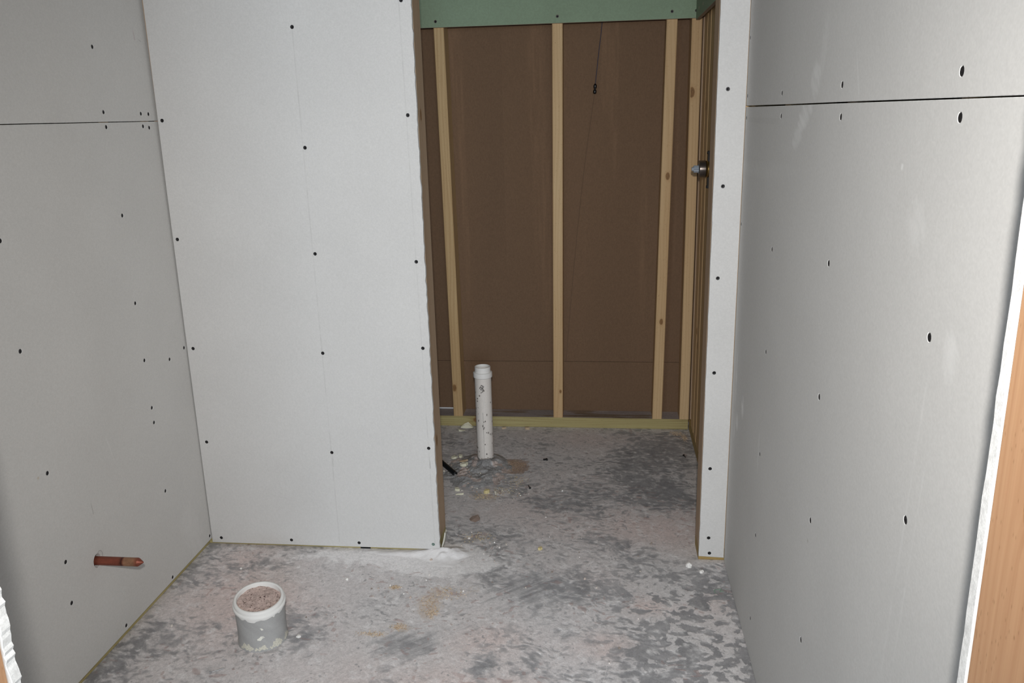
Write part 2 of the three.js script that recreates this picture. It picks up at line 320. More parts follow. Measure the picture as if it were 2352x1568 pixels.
  if (bw > 0) { o[0] = lerp(o[0], 148, bw * 0.75); o[1] = lerp(o[1], 122, bw * 0.75); o[2] = lerp(o[2], 106, bw * 0.75); }
  const red = sst(0.60, 0.78, vn(wx * 75 + 40, wz * 100)) * sst(0.0, 0.4, vn(x * 9 + 5, z * 9)) * 0.3; if (red > 0) { o[0] = lerp(o[0], 152, red); o[1] = lerp(o[1], 118, red); o[2] = lerp(o[2], 112, red); }
  dustH[j * FT + i] = clamp(90 * dust + 90 * wh + 30 * sw + 24 * vn(x * 500, z * 500) + 40, 0, 255);
});
const bumpT = dataTex(1024, 1024, (i, j, o) => { o[0] = o[1] = o[2] = dustH[(j * 2) * FT + i * 2]; }, false);
for (const t of [floorT, bumpT]) { t.wrapS = t.wrapT = THREE.MirroredRepeatWrapping; }
M.floor = std({ map: floorT, bumpMap: bumpT, bumpScale: 0.0016, roughness: 0.92 });
const floorObject = structure('floor', 'dusty grey concrete slab with scuffed pale plaster dust', 'floor');
{
  const f = floorObject;
  const g = new THREE.BoxGeometry(4.4, 0.12, 6.3).toNonIndexed(), p = g.attributes.position, uv = g.attributes.uv;
  g.translate(0, FL - 0.06, 1.85);
  for (let i = 0; i < p.count; i++) uv.setXY(i, (p.getX(i) - FX0) / FW, (p.getZ(i) - FZ0) / FH);
  part('slab', g, M.floor, f);
}

// ---------------------------------------------------------------- wall on the left (toilet supply)
const leftScrews = [[0.235, 1.402], [0.229, 1.257], [0.066, 1.253], [0.030, 1.252], [0.227, 1.223], [0.064, 1.222], [0.035, 1.218], [0.215, 1.013], [0.642, 1.015], [0.215, 0.793], [0.644, 0.791], [0.212, 0.642], [0.092, 0.609], [0.009, 0.618], [0.210, 0.512], [0.210, 0.471], [0.632, 0.518], [0.204, 0.272], [0.006, 0.030], [0.627, 0.304], [0.230, 0.026], [0.632, 0.205], [0.459, 0.030], [0.64, 1.26], [0.64, 1.21]];
const COP = [0.2455, 0.5205];                            // copper stub: y, z
{
  const w = structure('wall_left', 'pale plasterboard wall beside the toilet drain, with a copper stub', 'wall');
  const turn = new THREE.Group(); // boards are drawn in (-z, y) and turned to face +x
  const up = leftScrews.filter(s => s[1] > SEAM).map(([z, y]) => [-z, y]), lo = leftScrews.filter(s => s[1] < SEAM).map(([z, y]) => [-z, y]);
  const z0 = -0.0127, z1 = DZ;
  const texLo = boardTex(-z1, 0, z1 - z0, SEAM, [
    { ring: [-0.5125, 0.2525, 0.0105, 0.0135], w: 0.0009, a: 0.6, c: [120, 116, 116] }, { line: [-0.512, 0.395, -0.510, 0.36], w: 0.0012, a: 0.5, c: [110, 106, 100] }, { smear: [-0.662, 0.520, 0.004, 0.004], a: 0.5, c: [170, 150, 120] }, { smear: [-0.10, 0.10, 0.05, 0.10, 0.3], a: 0.18, c: [226, 224, 222] },
    { line: [-0.42, 0.52, -0.40, 0.44], w: 0.002, a: 0.25, c: [228, 226, 224] }, { line: [-0.25, 0.30, -0.02, 0.34], w: 0.003, a: 0.12, c: [226, 226, 224] },
  ], PAPER);
  const texUp = boardTex(-z1, SEAM, z1 - z0, CE - SEAM, [{ line: [-0.052, 1.46, -0.048, 1.43], w: 0.0012, a: 0.6, c: [140, 100, 110] }, { line: [-0.037, 1.435, -0.02, 1.43], w: 0.001, a: 0.5, c: [110, 100, 100] }], PAPER);
  const holeY = COP[0], holeZ = -COP[1];
  const sh = rect(-z1, FL + 0.023, -z0, SEAM - 0.0009);
  // lower board gets one more opening, round the copper pipe
  const lower = board('drywall_panel', sh, lo, [std({ map: texLo, roughness: 0.93 }), M.gypsum], w);
  lower.geometry.dispose();
  {
    const s = new THREE.Shape(sh.map(p => new THREE.Vector2(...p)));
    for (const [x, y] of lo) { const h = new THREE.Path(); h.absarc(x, y, 0.0049, 0, Math.PI * 2, true); s.holes.push(h); }
    const h = new THREE.Path(); h.absellipse(holeZ - 0.003, holeY + 0.002, 0.0145, 0.0165, 0, Math.PI * 2, true); s.holes.push(h);
    const bv = 0.0006, g = new THREE.ExtrudeGeometry(s, { depth: BT - 2 * bv, bevelEnabled: true, bevelThickness: bv, bevelSize: bv, bevelOffset: -bv, bevelSegments: 1, curveSegments: 10 });
    g.translate(0, 0, -BT + bv); lower.geometry = g;
  }
  const upper = board('drywall_panel', rect(-z1, SEAM + 0.0009, -z0, CE), up, [std({ map: texUp, roughness: 0.93 }), M.gypsum], w);
  for (const m of [lower, upper]) { m.rotation.y = Math.PI / 2; m.position.x = XL; }
  const xs = XL - BT;
  plateZ(w, M.treated, -1.11, DZ + 0.1, FL, SW, xs, SD, 1, { shift: 0.3 });
  plateZ(w, M.pineA, -1.11, DZ + 0.1, CE - SW, SW, xs, SD, 1, { name: 'top_plate' });
  for (const [k, z] of [-0.95, -0.60, -0.2, 0.03, 0.213, 0.635, 1.04, 1.48].entries()) upright(w, [M.pineA, M.pineD, M.pineE][k % 3], SD, SW, xs - SD / 2, z, FL + SW, CE - SW, { shift: k * 0.23 });
  part('backing_board', new THREE.BoxGeometry(BT, CE - FL, 3.0), M.kraft, w, [xs - SD - BT / 2, (CE + FL) / 2, 0.2]);
}

// ---------------------------------------------------------------- wall on the right
const rightScrews = [[1.258, 1.259], [1.266, 1.216], [1.252, 0.992], [1.243, 0.775], [0.850, 0.342], [0.841, 0.998], [0.846, 0.784], [0.851, 0.570], [0.408, 0.950], [0.408, 0.732], [0.408, 0.499], [0.413, 0.305], [0.839, 1.259], [0.845, 1.214], [0.416, 1.256], [0.420, 1.213], [0.010, 1.258], [0.012, 1.207], [0.010, 1.390], [0.011, 0.95], [0.41, 0.09], [0.85, 0.12], [1.25, 0.55]];
{
  const w = structure('wall_right', 'smooth plasterboard wall with white scuffs and a long horizontal joint', 'wall');
  const up = rightScrews.filter(s => s[1] > SEAM), lo = rightScrews.filter(s => s[1] < SEAM), z0 = -0.004, z1 = DZ;
  const white = [236, 235, 233];
  const texLo = boardTex(z0, 0, z1 - z0, SEAM, [
    { smear: [0.055, 0.585, 0.012, 0.05], a: 0.28, c: white }, { smear: [0.165, 0.52, 0.020, 0.028], a: 0.6, c: white }, { smear: [0.055, 0.53, 0.012, 0.05], a: 0.35, c: white }, { smear: [0.095, 0.455, 0.018, 0.024, 0.4], a: 0.6, c: white },
    { smear: [0.060, 0.42, 0.008, 0.03], a: 0.4, c: white }, { smear: [0.39, 0.50, 0.008, 0.05], a: 0.22, c: white }, { smear: [0.62, 1.215, 0.05, 0.022, 0.3], a: 0.5, c: white }, { smear: [0.58, 1.185, 0.05, 0.02, 0.5], a: 0.3, c: white },
    { dots: [0.05, 1.197, 0.40, 1.209], a: 0.12, c: [150, 147, 144] }, { smear: [1.12, 1.16, 0.004, 0.004], a: 0.7, c: white }, { smear: [1.31, 0.99, 0.02, 0.03], a: 0.25, c: white }, { smear: [1.18, 1.10, 0.03, 0.03], a: 0.2, c: white },
    { line: [1.26, 0.95, 1.22, 0.55], w: 0.004, a: 0.16, c: white }, { line: [1.28, 0.86, 1.24, 0.45], w: 0.003, a: 0.14, c: white }, { smear: [0.28, 1.10, 0.3, 0.02, 0.05], a: 0.10, c: white }, { smear: [0.845, 0.53, 0.004, 0.004], a: 0.6, c: [150, 146, 142] },
  ], PAPER);
  const texUp = boardTex(z0, SEAM, z1 - z0, CE - SEAM, [{ smear: [0.68, 1.27, 0.03, 0.03, 0.4], a: 0.4, c: white }, { smear: [0.72, 1.32, 0.02, 0.06, -0.2], a: 0.15, c: white }, { line: [0.90, 1.30, 0.93, 1.235], w: 0.003, a: 0.25, c: white }], PAPER);
  const lower = board('drywall_panel', [...rect(z0, FL + 0.004, z1, FL + 0.004).slice(0, 2), [z1, SEAM - 0.0006], [0.8, SEAM - 0.0010], [0.4, SEAM - 0.0018], [z0, SEAM - 0.0022]], lo, [std({ map: texLo, roughness: 0.9 }), M.gypsum], w, { hole: 0.0053, sink: 0.0002 });
  const upper = board('drywall_panel', [[z0, SEAM + 0.0014], [0.5, SEAM + 0.0009], [0.9, SEAM + 0.0012], [z1, SEAM + 0.0005], [z1, CE], [z0, CE]], up, [std({ map: texUp, roughness: 0.9 }), M.gypsum], w, { hole: 0.0053, sink: 0.0002 });
  for (const m of [lower, upper]) { m.rotation.y = -Math.PI / 2; m.position.x = XR; }
  const xs = XR + BT;
  plateZ(w, M.treatedB, -0.1, DZ + 0.1, FL, SW, xs, SD, -1, {});
  plateZ(w, M.pineA, -0.1, DZ + 0.1, CE - SW, SW, xs, SD, -1, { name: 'top_plate' });
  for (const [k, z] of [0.015, 0.41, 0.845, 1.25, 1.5].entries()) upright(w, [M.pineD, M.pineA, M.pineE][k % 3], SD, SW, xs + SD / 2, z, FL + SW, CE - SW, { shift: k * 0.31 });
  part('backing_board', new THREE.BoxGeometry(BT, CE - FL, 1.75), M.kraft, w, [xs + SD + BT / 2, (CE + FL) / 2, 0.77]);
}

// ---------------------------------------------------------------- partition in front of the shower, with the short return on the other side
const partScrews = [[-0.735, 1.453], [-1.110, 1.235], [-0.729, 1.158], [-1.111, 0.922], [-0.727, 0.880], [-1.107, 0.613], [-0.730, 0.602], [-1.103, 0.330], [-0.729, 0.305], [-1.096, 0.021], [-0.877, 0.021], [-0.670, 0.019], [-0.447, 0.022], [-0.445, 0.324], [-0.446, 0.618], [-0.451, 0.857], [-0.452, 1.233], [-0.453, 1.505], [-0.735, 1.75], [-0.45, 1.78], [-1.11, 1.55], [-1.11, 1.9], [-0.735, 2.05]];
const jambScrews = [[0.341, 1.275], [0.339, 1.043], [0.336, 0.810], [0.337, 0.555], [0.337, 0.280], [0.341, 0.070], [0.345, 0.0225], [0.34, 1.52], [0.34, 1.8]];
{
  const w = structure('wall_partition', 'white plasterboard partition screwed to studs on both sides of the shower opening', 'wall');
  const pencil = [150, 147, 145];
  const tex = boardTex(-1.13, 0, 0.71, CE, [
    { line: [-0.735, 1.46, -0.729, 0.02], w: 0.0016, a: 0.30, c: pencil }, { line: [-0.459, 1.52, -0.4415, 0.02], w: 0.0015, a: 0.26, c: pencil }, { line: [-0.727, 0.30, -0.728, 0.26], w: 0.0018, a: 0.3, c: pencil },
    { line: [-0.4435, 0.29, -0.4435, 0.262], w: 0.0016, a: 0.6, c: [110, 108, 106] }, { line: [-0.93, 0.17, -0.87, 0.155], w: 0.0016, a: 0.15, c: pencil },
  ], [201, 199, 197], 700);
  const outline = [[-1.1250, FL + 0.0115], [XP, FL + 0.0125], ...ragged(XP, 0.014, CE, 0.013, 0.0011, 91), [-1.117, CE], [-1.1195, 1.5], [-1.1228, 1.05], [-1.1243, 0.5]];
  board('drywall_panel', outline, partScrews, [std({ map: tex, roughness: 0.93 }), M.gypsum], w, { odd: { 12: M.screwGreen } });
  const jt = boardTex(XJ, 0, 0.08, CE, [], [202, 200, 198], 400);
  board('drywall_panel', [[XJ, FL + 0.0185], [0.3845, FL + 0.016], [0.3852, CE], ...ragged(XJ + 0.0008, CE, 0.02, 0.03, 0.0005, 17)], jambScrews, [std({ map: jt, roughness: 0.93 }), M.gypsum], w);
  board('drywall_panel', rect(XP, 2.06, XJ, CE), [[-0.1, 2.1], [0.2, 2.1]], [M.paper, M.gypsum], w);
  const zb = -BT;                                         // stud faces
  plateX(w, M.treated, -1.14, XP - 0.001, FL, SW, zb, SD, { shift: 0.45 });
  plateX(w, M.treatedB, XJ + 0.001, 0.475, FL, SW, zb, SD, { shift: 1.1 });
  plateX(w, M.pineA, -1.14, 0.475, CE - SW, SW, zb, SD, { name: 'top_plate' });
  for (const [k, x] of [XL + 0.006, -0.729].entries()) upright(w, [M.pineE, M.pineA][k], SW, SD, x, zb - SD / 2, FL + SW, CE - SW, { shift: 0.4 * k });
  upright(w, M.pineE, SW, SD, XP - SW / 2 - 0.0005, zb - SD / 2, FL + SW, CE - SW, { shift: 0.2, name: 'end_stud' });
  upright(w, M.pineE, SW, SD, XJ + SW / 2 + 0.0005, zb - SD / 2, FL + SW, CE - SW, { shift: 0.9, name: 'end_stud' });
  upright(w, M.pineA, SW, SD, 0.3862 + 0.008, zb - SD / 2, FL + SW, CE - SW, { shift: 0.5 });
  plateX(w, M.pineA, XP, XJ, 2.06, 0.14, zb, SD, { name: 'header' });
  // dark gap in the sole plate, splinter of board broken off at the foot of the end stud
  part('anchor_slot', new THREE.BoxGeometry(0.030, 0.012, 0.002), M.recess, w, [-0.655, FL + 0.007, -0.0128 + 0.0006]);
  const sh = new THREE.BoxGeometry(0.0045, 0.052, 0.034, 1, 4, 3); { const p = sh.attributes.position; for (let i = 0; i < p.count; i++) { const y = p.getY(i), z = p.getZ(i); p.setXYZ(i, p.getX(i) + 0.002 * vn(y * 90, z * 90), y + 0.004 * vn(z * 120 + 7, 3), z * (0.75 - y * 9) + 0.002 * vn(y * 150, 9)); } sh.computeVertexNormals(); sh.translate(0, 0.026, 0); }
  const shard = part('broken_board_piece', sh, std({ color: 0xb9b6ac, roughness: 1 }), w, [XP + 0.003, FL + 0.006, -0.028], 'broken splinter of board leaning on the end stud');
  shard.rotation.z = -0.22;
}

// ---------------------------------------------------------------- open shower framing: rear wall and its side
{
  const w = structure('wall_back', 'open stud wall of the shower with brown paper board behind the studs', 'wall');
  const z = -DB - SD / 2;
  const y0 = FL + 0.0435, y1 = CE - SW;
  const ln = (xb, xt) => (xt - xb) / 1.5;
  upright(w, M.pineD, SW, SD, -0.566 + SW / 2, z, y0, y1, { lean: ln(-0.566, -0.5765), shift: 0 });
  upright(w, M.pineA, SW, SD, -0.1555 + SW / 2, z, y0, y1, { lean: ln(-0.1555, -0.1442), shift: 0 });
  upright(w, M.pineB, SW, SD, 0.2408 + SW / 2, z, y0, y1, { lean: ln(0.2408, 0.2612), shift: 0 });
  upright(w, M.pineC, SW - 0.001, SD, 0.3478 + SW / 2 - 0.0005, z, y0, y1, { lean: 0.0006, shift: 0 });
  upright(w, M.pineA, SW, SD, -0.966, z, y0, y1, { shift: 0.7 });
  plateX(w, [M.treated, M.plateDusty], -1.14, 0.3825, FL, 0.0435, -DB + 0.0005, SD, { shift: 0.62 });
  plateX(w, M.pineA, -1.14, 0.475, CE - SW, SW, -DB, SD, { name: 'top_plate' });
  const kz = -DB - SD;
  for (const [ya, yb] of [[FL, 0.2475], [0.2490, CE]]) {
    const g = new THREE.BoxGeometry(1.75, yb - ya, BT); const p = g.attributes.position, uv = g.attributes.uv;
    for (let i = 0; i < p.count; i++) uv.setXY(i, p.getX(i), p.getY(i) + (ya + yb) / 2);
    part('paper_board', g, M.kraft, w, [-0.34, (ya + yb) / 2, kz - BT / 2]);
  }
  part('backing_board', new THREE.BoxGeometry(1.75, CE - FL, 0.02), M.kraft, w, [-0.34, (CE + FL) / 2, kz - BT - 0.011]);
  part('paper_strip', new THREE.BoxGeometry(0.075, 0.004, 0.004), std({ color: 0xe9edf2 }), w, [-0.605, FL + 0.0435 + 0.0035, kz + 0.003], 'thin white torn paper edge');
  board('green_board', rect(-1.1276, 1.5372, 0.3765, CE), [[-0.565, 1.558], [-0.124, 1.560], [0.278, 1.562], [0.362, 1.562], [-0.95, 1.56]], [M.green, M.kraftEdge], w).position.z = -DB + BT;
}
{
  const w = structure('wall_shower_side', 'stud side of the shower where the valve is fixed, green board above', 'wall');
  const xf = 0.3868;                                      // stud faces
  const flat = (mat, za, zb, shift, name = 'stud') => { const m = upright(w, mat, zb - za, SW, 0, 0, FL + 0.0435, CE - SW, { shift, name }); m.rotation.y = -Math.PI / 2; m.position.x = xf + SW / 2; m.position.z = (za + zb) / 2; return m; };
  flat(M.pineC, -0.962, -0.875, 0.3); flat(M.pineB, -0.866, -0.780, 0.6); flat(M.pineD, -0.770, -0.681, 0.1); flat(M.pineA, -0.30, -0.262, 0.5);
  const gapStud = flat(M.pineE, -1.06, -1.0225, 0.2); gapStud.position.x += 0.002;
  plateZ(w, M.treatedB, -1.02, -0.102, FL, 0.0435, xf - 0.0005, SD, -1, { shift: 0.8 });
  plateZ(w, M.pineA, -1.02, -0.102, CE - SW, SW, xf, SD, -1, { name: 'top_plate' });
  const g = new THREE.BoxGeometry(BT, CE - FL, 1.1), b = part('paper_board', g, M.kraft, w, [xf + SD + BT / 2, (CE + FL) / 2, -0.6]);
  const gb = board('green_board', rect(-1.008, 1.531, -0.106, CE), [[-0.92, 1.56], [-0.80, 1.56]], [M.green, M.kraftEdge], w);
  gb.rotation.y = -Math.PI / 2; gb.position.x = xf - BT + BT; gb.position.x = xf - 0.0002; gb.position.x -= BT; gb.translateZ(BT);
}

// ---------------------------------------------------------------- doorway wall the camera looks through
{
  const w = structure('wall_front', 'framed doorway with raw plasterboard edges and bare timber jambs', 'wall');
  const zi = DZ, zs = DZ + BT, ze = DZ + BT + SD;        // inner board face, stud from, stud to
  const face = (pts) => { const m = board('drywall_panel', pts, [], [M.paper, M.gypsum], w); m.rotation.y = Math.PI; m.position.z = zi; return m; };
  // drawn facing -z, so x is mirrored
  face([[-DXL + 0.0, FL + 0.01], [-XL, FL + 0.01], [-XL, CE], ...ragged(-DXL, CE, FL + 0.02, 0.0042, 0.0013, 5)]);
  face([[-XR, FL + 0.01], [-DXR, FL + 0.01], ...ragged(-DXR, 0.02, CE, 0.02, 0.0006, 6), [-XR, CE]]);
  face(rect(-DXR, 2.08, -DXL, CE));
  for (const [x, s, m] of [[DXL - 0.001 - SW / 2, 1, M.door], [DXL - 0.001 - SW * 1.5, 1, M.pineA], [DXR + 0.001 + SW / 2, -1, M.door], [XR + 0.02, -1, M.pineA]]) {
    const g = lumber(SD, SW, CE - SW - FL - SW, 0.0); const u = part('jamb_stud', g, m, w, [x, FL + SW, (zs + ze) / 2]); u.rotation.y = s * Math.PI / 2;
  }
  plateX(w, M.pineA, DXL, DXR, 2.08, 0.14, ze, SD, { name: 'header' });
  plateX(w, M.treated, -1.7, DXL, FL, SW, ze, SD, {}); plateX(w, M.treated, DXR, 1.7, FL, SW, ze, SD, {});
  part('outer_board', new THREE.BoxGeometry(DXL + 1.9, CE - FL, BT), M.paper, w, [(DXL - 1.9) / 2, (CE + FL) / 2, ze + BT / 2]);
  part('outer_board', new THREE.BoxGeometry(1.9 - DXR, CE - FL, BT), M.paper, w, [(DXR + 1.9) / 2, (CE + FL) / 2, ze + BT / 2]);
  part('outer_board', new THREE.BoxGeometry(DXR - DXL, CE - 2.08, BT), M.paper, w, [(DXR + DXL) / 2, (CE + 2.08) / 2, ze + BT / 2]);
}
// ---------------------------------------------------------------- hall behind the camera and the ceiling
{
  const z0 = DZ + 0.116, zb = HALL_Z;
  const c = structure('ceiling', 'plain plasterboard ceiling over bathroom and hall', 'ceiling');
  part('ceiling_board', new THREE.BoxGeometry(4.4, 0.03, 6.3), M.paper, c, [0, CE + 0.015, 1.85]);
  const side = (name, x, label) => { const w = structure(name, label, 'wall'); part('wall_board', new THREE.BoxGeometry(0.1, CE - FL, zb - z0), M.paper, w, [x, (CE + FL) / 2, (z0 + zb) / 2]); };
  side('wall_hall_left', -1.95, 'plain side wall of the hall behind the doorway, away from the valve');
  side('wall_hall_right', 1.95, 'plain side wall of the hall behind the doorway, on the valve side');
  const w = structure('wall_hall_back', 'hall wall with the two windows that let daylight in', 'wall');
  const bx = (x0, x1, y0, y1) => part('wall_board', new THREE.BoxGeometry(x1 - x0, y1 - y0, 0.1), M.paper, w, [(x0 + x1) / 2, (y0 + y1) / 2, zb + 0.05]);
  const [B, A] = WINDOWS;
  bx(-2, A.x0, FL, CE); bx(A.x1, B.x0, FL, CE); bx(B.x1, 2, FL, CE);
  for (const q of WINDOWS) { bx(q.x0, q.x1, FL, q.y0); bx(q.x0, q.x1, q.y1, CE); }
  const fm = std({ color: 0xe8e8e6, roughness: 0.4 }), glass = new THREE.MeshPhysicalMaterial({ color: 0xffffff, roughness: 0.02, transmission: 1, thickness: 0 });
  WINDOWS.forEach((q, i) => {
    const win = structure('window_' + (i + 1), ['white framed hall window on the valve side, behind the camera', 'white framed hall window on the toilet side, behind the camera'][i], 'window');
    const cx = (q.x0 + q.x1) / 2, cy = (q.y0 + q.y1) / 2, ww = q.x1 - q.x0, wh = q.y1 - q.y0;
    for (const [x, y, a, b] of [[cx, q.y0 + 0.025, ww, 0.05], [cx, q.y1 - 0.025, ww, 0.05], [q.x0 + 0.025, cy, 0.05, wh - 0.1], [q.x1 - 0.025, cy, 0.05, wh - 0.1], [cx, cy, 0.05, wh - 0.1]]) part('frame_bar', new THREE.BoxGeometry(a, b, 0.05), fm, win, [x, y, zb + 0.06]);
    part('pane', new THREE.BoxGeometry(ww - 0.1, wh - 0.1, 0.005), glass, win, [cx, cy, zb + 0.06]);
  });
}

// ---------------------------------------------------------------- pipes
const lathe = (pts, seg = 40) => new THREE.LatheGeometry(pts.map(p => new THREE.Vector2(...p)), seg);
{ // upright drain pipe in the shower
  const t = thing('drain_pipe', 'tall white plastic drain pipe with a collar standing in the shower floor', 'pipe', [-0.386, FL, -0.672]);
  const r = mulberry(33), specks = [];
  for (let k = 0; k < 130; k++) specks.push([r() * 0.185, Math.pow(r(), 1.4) * 0.31, 0.0008 + r() * 0.0018, 0.0010 + r() * 0.0034]);
  const tex = dataTex(512, 1024, (i, j, o) => {
    const u = i / 512 * 0.185, v = j / 1024 * 0.34; const n = 1 + 0.02 * vn(u * 400, v * 400) + 0.025 * fbm(u * 30, v * 20, 3);
    o[0] = 222 * n; o[1] = 214 * n; o[2] = 207 * n;
    for (const [su, sv, a, b] of specks) { let du = Math.abs(u - su); if (du > 0.0925) du = 0.185 - du; const d = (du / a) ** 2 + ((v - sv) / b) ** 2 + 0.5 * vn(u * 900, v * 900); if (d < 1) { o[0] = 120; o[1] = 112; o[2] = 106; } }
    const d = Math.hypot((u - 0.009) / 0.007, (v - 0.292) / 0.014) + 0.7 * vn(u * 420, v * 320); if (d < 0.8) { o[0] = 112; o[1] = 107; o[2] = 103; }
    const l = Math.abs(u - 0.011 + 0.0006 * vn(v * 40, 2)); if (l < 0.0005 && v < 0.2) { o[0] = 148; o[1] = 142; o[2] = 138; }
    const g = 0.012 + 0.008 * fbm(u * 90, 7, 3); if (v < g + 0.010) { const k = sst(g + 0.010, g + 0.004, v); o[0] = lerp(o[0], 128, k); o[1] = lerp(o[1], 125, k); o[2] = lerp(o[2], 122, k); }
  });
  const pm = std({ map: tex, roughness: 0.55 }), wm = std({ color: 0xe6e2de, roughness: 0.5 });
  const R = 0.0302;
  const pipe = part('pipe', lathe([[R, 0], [R, 0.335], [R - 0.004, 0.335], [R - 0.004, 0.02]]), pm, t);
  // lathe v runs per profile point: make it follow the height instead
  { const p = pipe.geometry.attributes.position, uv = pipe.geometry.attributes.uv; for (let i = 0; i < p.count; i++) uv.setY(i, p.getY(i) / 0.34); }
  pipe.rotation.y = -0.35;
  part('collar', lathe([[R - 0.0005, 0.327], [0.0335, 0.327], [0.0342, 0.329], [0.0342, 0.344], [0.0332, 0.346], [0.0290, 0.3465], [0.0285, 0.348], [0.0285, 0.365], [0.0278, 0.3662], [0.0262, 0.3662], [0.0255, 0.365], [0.0255, 0.325]]), wm, t, undefined, 'white stepped collar with an open top');
}
{ // toilet drain stub near the wall
  const t = thing('toilet_drain_stub', 'short wide grey drain stub with a white rim, packed with pink grit', 'pipe', [-0.789, FL, 0.432]);
  const H = 0.112, R = 0.058;
  const tilt = (g) => { const p = g.attributes.position; for (let i = 0; i < p.count; i++) { const y = p.getY(i), k = sst(0.03, 0.11, y); p.setY(i, y + k * (p.getX(i) * -0.06 - p.getZ(i) * 0.12)); } g.computeVertexNormals(); return g; };
  const tex = dataTex(512, 256, (i, j, o) => {
    const a = i / 512, v = j / 256 * 0.12, ca = Math.cos(a * Math.PI * 2) * 3, sa = Math.sin(a * Math.PI * 2) * 3, n = 1 + 0.03 * vn(i * 0.6, j * 0.6) + 0.06 * fbm(ca + 9, sa + v * 60, 4);
    o[0] = 163 * n; o[1] = 162 * n; o[2] = 161 * n;
    const edge = 0.093 + 0.006 * vn(ca * 2.4, sa * 2.4) + 0.004 * Math.abs(vn(ca * 6, sa * 6 + 3)); if (v > edge) { o[0] = 222; o[1] = 221; o[2] = 219; }
    const foot = 0.013 + 0.010 * vn(ca * 1.6 + 20, sa * 1.6) + 0.004 * vn(ca * 7, sa * 7), f2 = 0.004 + 0.004 * vn(ca * 4, sa * 4 + 30);
    if (v < foot && v > f2) { const q = 0.94 + 0.06 * vn(i * 0.3, j * 0.3); o[0] = 214 * q; o[1] = 210 * q; o[2] = 196 * q; }
    const du = (a - 0.055) * 0.364, d1 = Math.hypot(du / 0.008, (v - 0.037 - du * 0.5) / 0.006) + 0.5 * vn(i * 0.12, j * 0.25), d2 = Math.hypot((du - 0.004) / 0.0045, (v - 0.063) / 0.005) + 0.4 * vn(i * 0.2, j * 0.2);
    if (d1 < 0.8 || d2 < 0.7) { o[0] = 226; o[1] = 224; o[2] = 214; }
  });
  const body = part('pipe_body', tilt(lathe([[R + 0.002, 0], [R + 0.001, 0.012], [R, 0.02], [R, 0.05], [R + 0.001, 0.085], [R + 0.0015, 0.097]], 64)), std({ map: tex, roughness: 0.85 }), t);
  { const p = body.geometry.attributes.position, uv = body.geometry.attributes.uv; for (let i = 0; i < p.count; i++) uv.setY(i, (p.getY(i) - sst(0.03, 0.11, p.getY(i)) * (p.getX(i) * -0.06 - p.getZ(i) * 0.12)) / 0.12); }
  const rimM = std({ color: 0xe2e0dd, roughness: 0.55 });
  // ragged skirt under the rim
  const skirt = lathe([[R + 0.0028, 0.092], [R + 0.0040, 0.096], [R + 0.0048, 0.100], [R + 0.0042, 0.104], [R - 0.001, 0.106]], 72);
  { const p = skirt.attributes.position; for (let i = 0; i < p.count; i++) { const a = Math.atan2(p.getZ(i), p.getX(i)), y = p.getY(i); if (y < 0.0925) p.setY(i, y + 0.005 * vn(a * 5 + 40, 4) + 0.004 * vn(a * 13 + 70, 9)); } }
  part('skirt', tilt(skirt), rimM, t, undefined, 'ragged white edge below the rim');
  part('rim', tilt(lathe([[R + 0.002, 0.104], [R + 0.0022, 0.110], [R + 0.001, 0.1135], [R - 0.002, 0.1148], [R - 0.0045, 0.1146], [R - 0.0056, 0.113], [R - 0.006, 0.090]], 64)), rimM, t, undefined, 'chalky white rim');
  const grit = new THREE.CircleGeometry(R - 0.0075, 48, 0, Math.PI * 2).toNonIndexed();
  const gd = new THREE.PlaneGeometry(0.107, 0.107, 40, 40); gd.rotateX(-Math.PI / 2);
  const gt = dataTex(256, 256, (i, j, o) => { const n = 1 + 0.10 * vn(i * 0.35, j * 0.35) + 0.16 * fbm(i * 0.05, j * 0.05, 4); let d = vn(i * 0.16 + 60, j * 0.16); o[0] = 186 * n; o[1] = 165 * n; o[2] = 157 * n; if (d > 0.62) { o[0] *= 0.55; o[1] *= 0.5; o[2] *= 0.5; } });
  { const p = gd.attributes.position, keep = []; for (let i = 0; i < p.count; i++) { const x = p.getX(i), z = p.getZ(i), q = Math.hypot(x, z), m = R - 0.0056; if (q > m) { p.setX(i, x / q * m); p.setZ(i, z / q * m); } p.setY(i, 0.1062 + 0.004 * fbm(x * 60 + 9, z * 60, 4) - 0.003 * sst(0.2, 1, -z / 0.05)); } }
  part('grit_fill', tilt(gd), std({ map: gt, roughness: 1 }), t, undefined, 'pinkish grit filling the pipe');
  grit.dispose();
}
